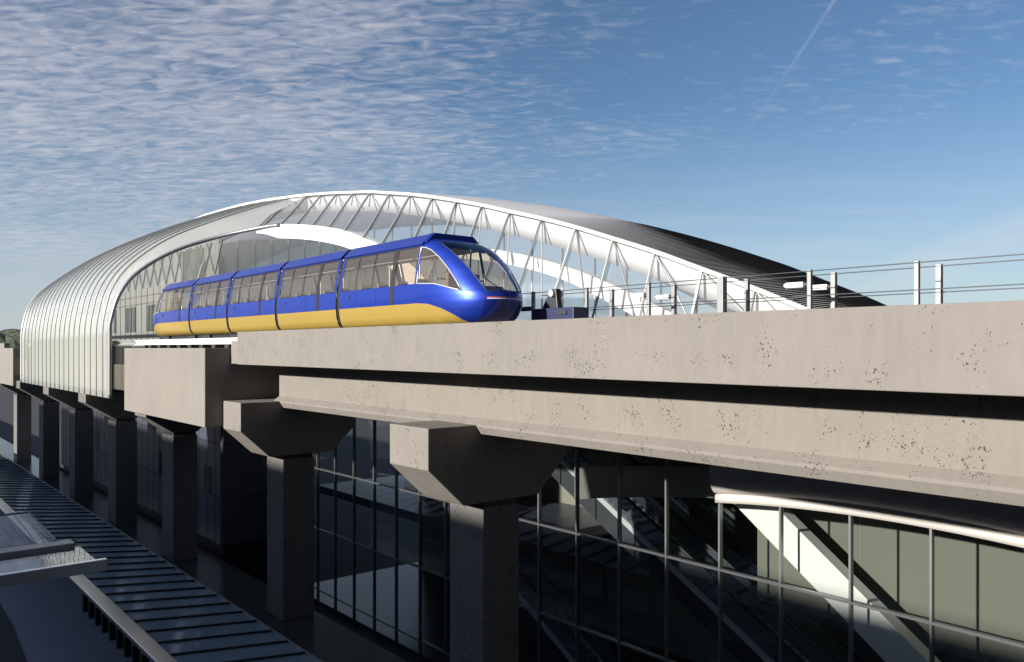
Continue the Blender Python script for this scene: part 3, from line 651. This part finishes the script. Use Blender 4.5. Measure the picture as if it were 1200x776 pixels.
# ------------------------------------------------------------------ glass canopy lower left
cn = thing('glass_canopy', (9, 40, -9.3), 'long low dark glass canopy with closely spaced ribs beside the piers', 'canopy')
def zc(X): return -9.05-(X-7.5)*.45/3.7
g = MB(); g.add([(7.5,8,zc(7.5)),(11.2,8,zc(11.2)),(11.2,96,zc(11.2)),(7.5,96,zc(7.5))], [(0,1,2,3)]); g.build('glass_roof', M['canopy'], cn)
for k in range(69):
    y = 8.2+k*1.27; MB().beam((7.5,y,zc(7.5)+.03), (11.15,y,zc(11.15)+.03), .06, .08).build('canopy_rib', M['black'], cn)
MB().box(11.16, 11.26, 8, 96, -9.6, -9.46).build('edge_bar', M['grey'], cn)
MB().box(6.98, 7.48, 8, 96, -9.1, -8.95).build('gutter', M['glossw'], cn, bevel=.03)
MB().box(8.6, 8.8, 8, 96, -9.5, -9.35).build('purlin', M['dgrey'], cn)
for k in range(8): MB().box(10.6, 10.8, 14+k*11, 14.2+k*11, ZG, -9.5).build('canopy_post', M['dgrey'], cn)
# second canopy crossing in front of it
c2 = thing('entrance_canopy', (3, 27, -6), 'white-edged glass entrance canopy with raised glass box, cutting in at the left edge', 'canopy')
e = P(125, 655, 5.9); 
MB().box(-8, 5.9, e.y-.12, e.y+.10, -6.33, -6.0).build('fascia', M['glossw'], c2, bevel=.02)
MB().box(-8, 5.72, e.y+.10, e.y+2.5, -6.14, -6.1).build('glass_roof', M['railglass'], c2)
MB().box(-8, 5.6, e.y+2.5, e.y+3.2, -6.3, -5.98).build('cross_beam', M['grey'], c2, bevel=.02)
for k in range(7): MB().box(5.0-k*1.8, 5.08-k*1.8, e.y+.1, e.y+2.5, -6.3, -6.15).build('glazing_bar', M['dgrey'], c2)
q0, q1 = Vector((5.2, e.y+3.2, -5.97)), Vector((5.0, e.y+6.6, -5.6))
MB().add([(-8,q0.y,q0.z),(q0.x,q0.y,q0.z),(q1.x,q1.y,q1.z),(-8,q1.y,q1.z)], [(0,1,2,3)]).build('raised_glass', M['railglass'], c2)
MB().tube([(-8,q1.y,q1.z),(q1.x,q1.y,q1.z),(q0.x,q0.y,q0.z)], .035, 6).build('top_rail', M['grey'], c2)
for k in range(12):
    x = 4.9-k*.22; MB().beam((x,q0.y,q0.z-.02), (x-.1,q1.y,q1.z-.02), .03, .03).build('fin', M['grey'], c2)
MB().box(-6.2, -6.0, e.y+2.7, e.y+2.9, ZG, -6.3).build('canopy_post', M['grey'], c2)
# kerbed island and bollards
isl = simple('IslandPaving', (.24,.25,.29), .7, 0, 0, .2, .6)
tag(MB().add([(4.4,20,ZG+.14),(12,20,ZG+.14),(12,90,ZG+.14),(6.6,90,ZG+.14),(6.3,44,ZG+.14),(6.0,38,ZG+.14),(4.4,32,ZG+.14),
              (4.4,20,ZG),(12,20,ZG),(12,90,ZG),(6.6,90,ZG),(6.3,44,ZG),(6.0,38,ZG),(4.4,32,ZG)],
    [(0,1,2,3,4,5,6)]+[(i,(i+1)%7,7+(i+1)%7,7+i) for i in range(7)]).build('pavement', isl), kind='structure')
bolpos = [43.7-1.24*k for k in range(16)]
proto = None
for k, y in enumerate(bolpos):
    if proto is None:
        proto = thing('bollard', (9.3, y, ZG+.14), 'x', 'bollard'); ob = proto
        ch = [MB().box(9.17, 9.43, y-.13, y+.13, ZG+.14, ZG+.93).build('post', M['black'], proto, bevel=.03),
              MB().box(9.15, 9.45, y-.15, y+.15, ZG+.932, ZG+.97).build('top_cap', M['dgrey'], proto, bevel=.01)]
    else:
        ob = proto.copy(); col.objects.link(ob); ob.location = (9.3, y, ZG+.14)
        for c in ch: d = c.copy(); col.objects.link(d); d.parent = ob; d.matrix_parent_inverse = c.matrix_parent_inverse.copy()
    tag(ob, 'short square black bollard in the row beside the white gutter', 'bollard', 'bollards along the pavement')

# ------------------------------------------------------------------ terminal building to the left, out of frame: it shades the lower level
tb = thing('terminal_building', (-35, 30, ZG), 'long stone terminal building standing left of the camera, outside the photo', 'building')
MB().box(-60, -20, -60, 84, ZG, 5.45).build('wall', M['parapet'], tb)
MB().box(-60.4, -19.9, -60.4, 86.2, 5.0, 5.44).build('cornice', M['clad'], tb) if False else None
for k in range(22):
    for z in (-11, -6.5, -2):
        MB().box(-20.05, -19.97, -55+k*6.2, -50.4+k*6.2, z, z+2.6).build('window', M['mull'], tb) if k % 2 == 0 else None

blk = thing('sky_blocker', (20, -60, ZG), 'added tall dark block behind the camera, unseen, keeping shaded faces dark', 'building')  # unseen block, added to cut sky light on faces turned to the camera
MB().box(-60, 130, -55, -17, ZG, 62).build('wall', M['panel'], blk)
for k in range(14):
    for z in range(-8, 58, 6): MB().box(-55+k*13, -46+k*13, -17.02, -16.9, z, z+2.4).build('window', M['mull'], blk)
# ------------------------------------------------------------------ world
w = bpy.data.worlds.new('World'); S.world = w; w.use_nodes = True; nt = w.node_tree; L = nt.links.new
bg = nt.nodes['Background']; bg.inputs['Strength'].default_value = .060
sky = N(nt, 'ShaderNodeTexSky', sky_type='NISHITA'); sky.sun_disc = False
to_sun = -SUN; sky.sun_elevation = math.asin(to_sun.z); sky.sun_rotation = math.atan2(to_sun.x, to_sun.y)
sky.air_density = 1.0; sky.dust_density = .15; sky.ozone_density = 4.0
tc = N(nt, 'ShaderNodeTexCoord'); sp = N(nt, 'ShaderNodeSeparateXYZ'); L(tc.outputs['Generated'], sp.inputs[0])
def math_(op, a=None, b=None, clamp=False):
    n = N(nt, 'ShaderNodeMath', operation=op); n.use_clamp = clamp
    for i, v in enumerate((a, b)):
        if v is None: continue
        if isinstance(v, (int, float)): n.inputs[i].default_value = v
        else: L(v, n.inputs[i])
    return n.outputs[0]
def dotv(v):
    n = N(nt, 'ShaderNodeVectorMath', operation='DOT_PRODUCT'); L(tc.outputs['Generated'], n.inputs[0]); n.inputs[1].default_value = v; return n.outputs['Value']
zz = math_('ADD', math_('MAXIMUM', sp.outputs['Z'], .0), .10)
lat = dotv((C_, -S_, 0)); dep = dotv((S_, C_, 0))
cx = math_('DIVIDE', lat, zz); cy = math_('DIVIDE', dep, zz)
cv = N(nt, 'ShaderNodeCombineXYZ'); L(cx, cv.inputs[0]); L(cy, cv.inputs[1])
def noise(scale, det, sc, rot, dist=0., rough=.55):
    m = N(nt, 'ShaderNodeMapping'); m.inputs['Scale'].default_value = sc; m.inputs['Rotation'].default_value = (0, 0, R(rot)); L(cv.outputs[0], m.inputs['Vector'])
    n = N(nt, 'ShaderNodeTexNoise'); n.inputs['Scale'].default_value = scale; n.inputs['Detail'].default_value = det; n.inputs['Distortion'].default_value = dist; n.inputs['Roughness'].default_value = rough
    L(m.outputs[0], n.inputs['Vector']); return n.outputs['Fac']
def mrange(v, a, b, c=0., d=1.):
    n = N(nt, 'ShaderNodeMapRange', interpolation_type='SMOOTHSTEP'); n.inputs['From Min'].default_value = a; n.inputs['From Max'].default_value = b
    n.inputs['To Min'].default_value = c; n.inputs['To Max'].default_value = d; L(v, n.inputs['Value']); return n.outputs['Result']
fine = noise(12, 5, (1, 2.3, 1), 40, .7, .55); mid = noise(1.1, 4, (1, 1.3, 1), 18); big = noise(.5, 3, (1, 1, 1), 0)
# more cloud to the left, less to the right
tx = math_('DIVIDE', lat, math_('MAXIMUM', dep, .05)); ty = math_('DIVIDE', sp.outputs['Z'], math_('MAXIMUM', dep, .05))
left = mrange(tx, .22, -.40)
high = mrange(ty, .06, .30)
cover = math_('ADD', math_('MULTIPLY', left, .42), math_('MULTIPLY', math_('SUBTRACT', math_('ADD', mid, big), 1.0), .75))
cover = math_('ADD', cover, -.18)
c1 = mrange(math_('ADD', fine, cover),   .34, 1.08)
c1 = math_('MULTIPLY', c1, mrange(ty, .02, .22, .25, 1.))
wisp = mrange(noise(.55, 8, (1, .35, 1), -35, .6, .62), .50, .82)
wisp = math_('MULTIPLY', wisp, .62)
low = math_('MULTIPLY', mrange(noise(2.2, 6, (.5, 2.2, 1), 6, .5), .42, .75), mrange(ty, .30, .06, 0, .30))
hz = mrange(sp.outputs['Z'], .30, -.03, 0, .55)
# contrail: a thin plane through the viewpoint
def raydir(px, py):
    u, v = (px-600)/949, (408-py)/949
    return Vector((u*C_+S_, -u*S_+C_, v)).normalized()
d1, d2 = raydir(978, 0), raydir(868, 168); nn = d1.cross(d2).normalized(); along = (d2-d1).normalized()
ct = math_('ABSOLUTE', dotv(tuple(nn)))
ct = mrange(ct, .0032, .0003); ct = math_('MULTIPLY', ct, mrange(dotv(tuple(along)), along.dot(d2), along.dot(d1)-.03, .04, .30))
ct = math_('MULTIPLY', ct, mrange(dep, 0., .05))
ct = math_('MULTIPLY', ct, mrange(noise(6, 3, (1,1,1), 0), .2, .6, .5, 1))
tot = math_('MAXIMUM', math_('MAXIMUM', c1, wisp), math_('MAXIMUM', low, ct), True)
tot = math_('MULTIPLY', tot, .64)
tot = math_('MULTIPLY', tot, mrange(dep, -.15, .35))
tot = math_('MULTIPLY', tot, mrange(sp.outputs['Z'], .85, .55))
tot = math_('MULTIPLY', tot, mrange(sp.outputs['Z'], -.01, .03))
mx = N(nt, 'ShaderNodeMix', data_type='RGBA'); L(tot, mx.inputs['Factor']); L(sky.outputs['Color'], mx.inputs['A']); mx.inputs['B'].default_value = (7.2, 6.9, 7.3, 1)
hx_ = N(nt, 'ShaderNodeMix', data_type='RGBA'); L(hz, hx_.inputs['Factor']); L(sky.outputs['Color'], hx_.inputs['A']); hx_.inputs['B'].default_value = (5.3, 6.2, 7.2, 1); L(hx_.outputs['Result'], mx.inputs['A'])
L(mx.outputs['Result'], bg.inputs['Color'])
sd = bpy.data.lights.new('sun', 'SUN'); sd.energy = 5.0; sd.angle = R(1.2); sd.color = (1, .935, .85)
so = bpy.data.objects.new('sun', sd); col.objects.link(so); so.rotation_euler = SUN.to_track_quat('-Z', 'Y').to_euler()
# ------------------------------------------------------------------ camera
cd = bpy.data.cameras.new('camera'); cam = bpy.data.objects.new('camera', cd); col.objects.link(cam); S.camera = cam
cd.sensor_width = 36; cd.lens = 949/1200*36; cd.shift_y = 20/1200; cd.clip_end = 12000; cd.clip_start = .1
cam.location = (0, 0, 0); cam.rotation_euler = (R(90), 0, -YAW)
S.render.engine = 'CYCLES'; S.cycles.max_bounces = 10; S.cycles.transparent_max_bounces = 24; S.cycles.use_denoising = True
S.view_settings.view_transform = 'Standard'; S.view_settings.look = 'None'; S.view_settings.gamma = 1; S.view_settings.exposure = .8
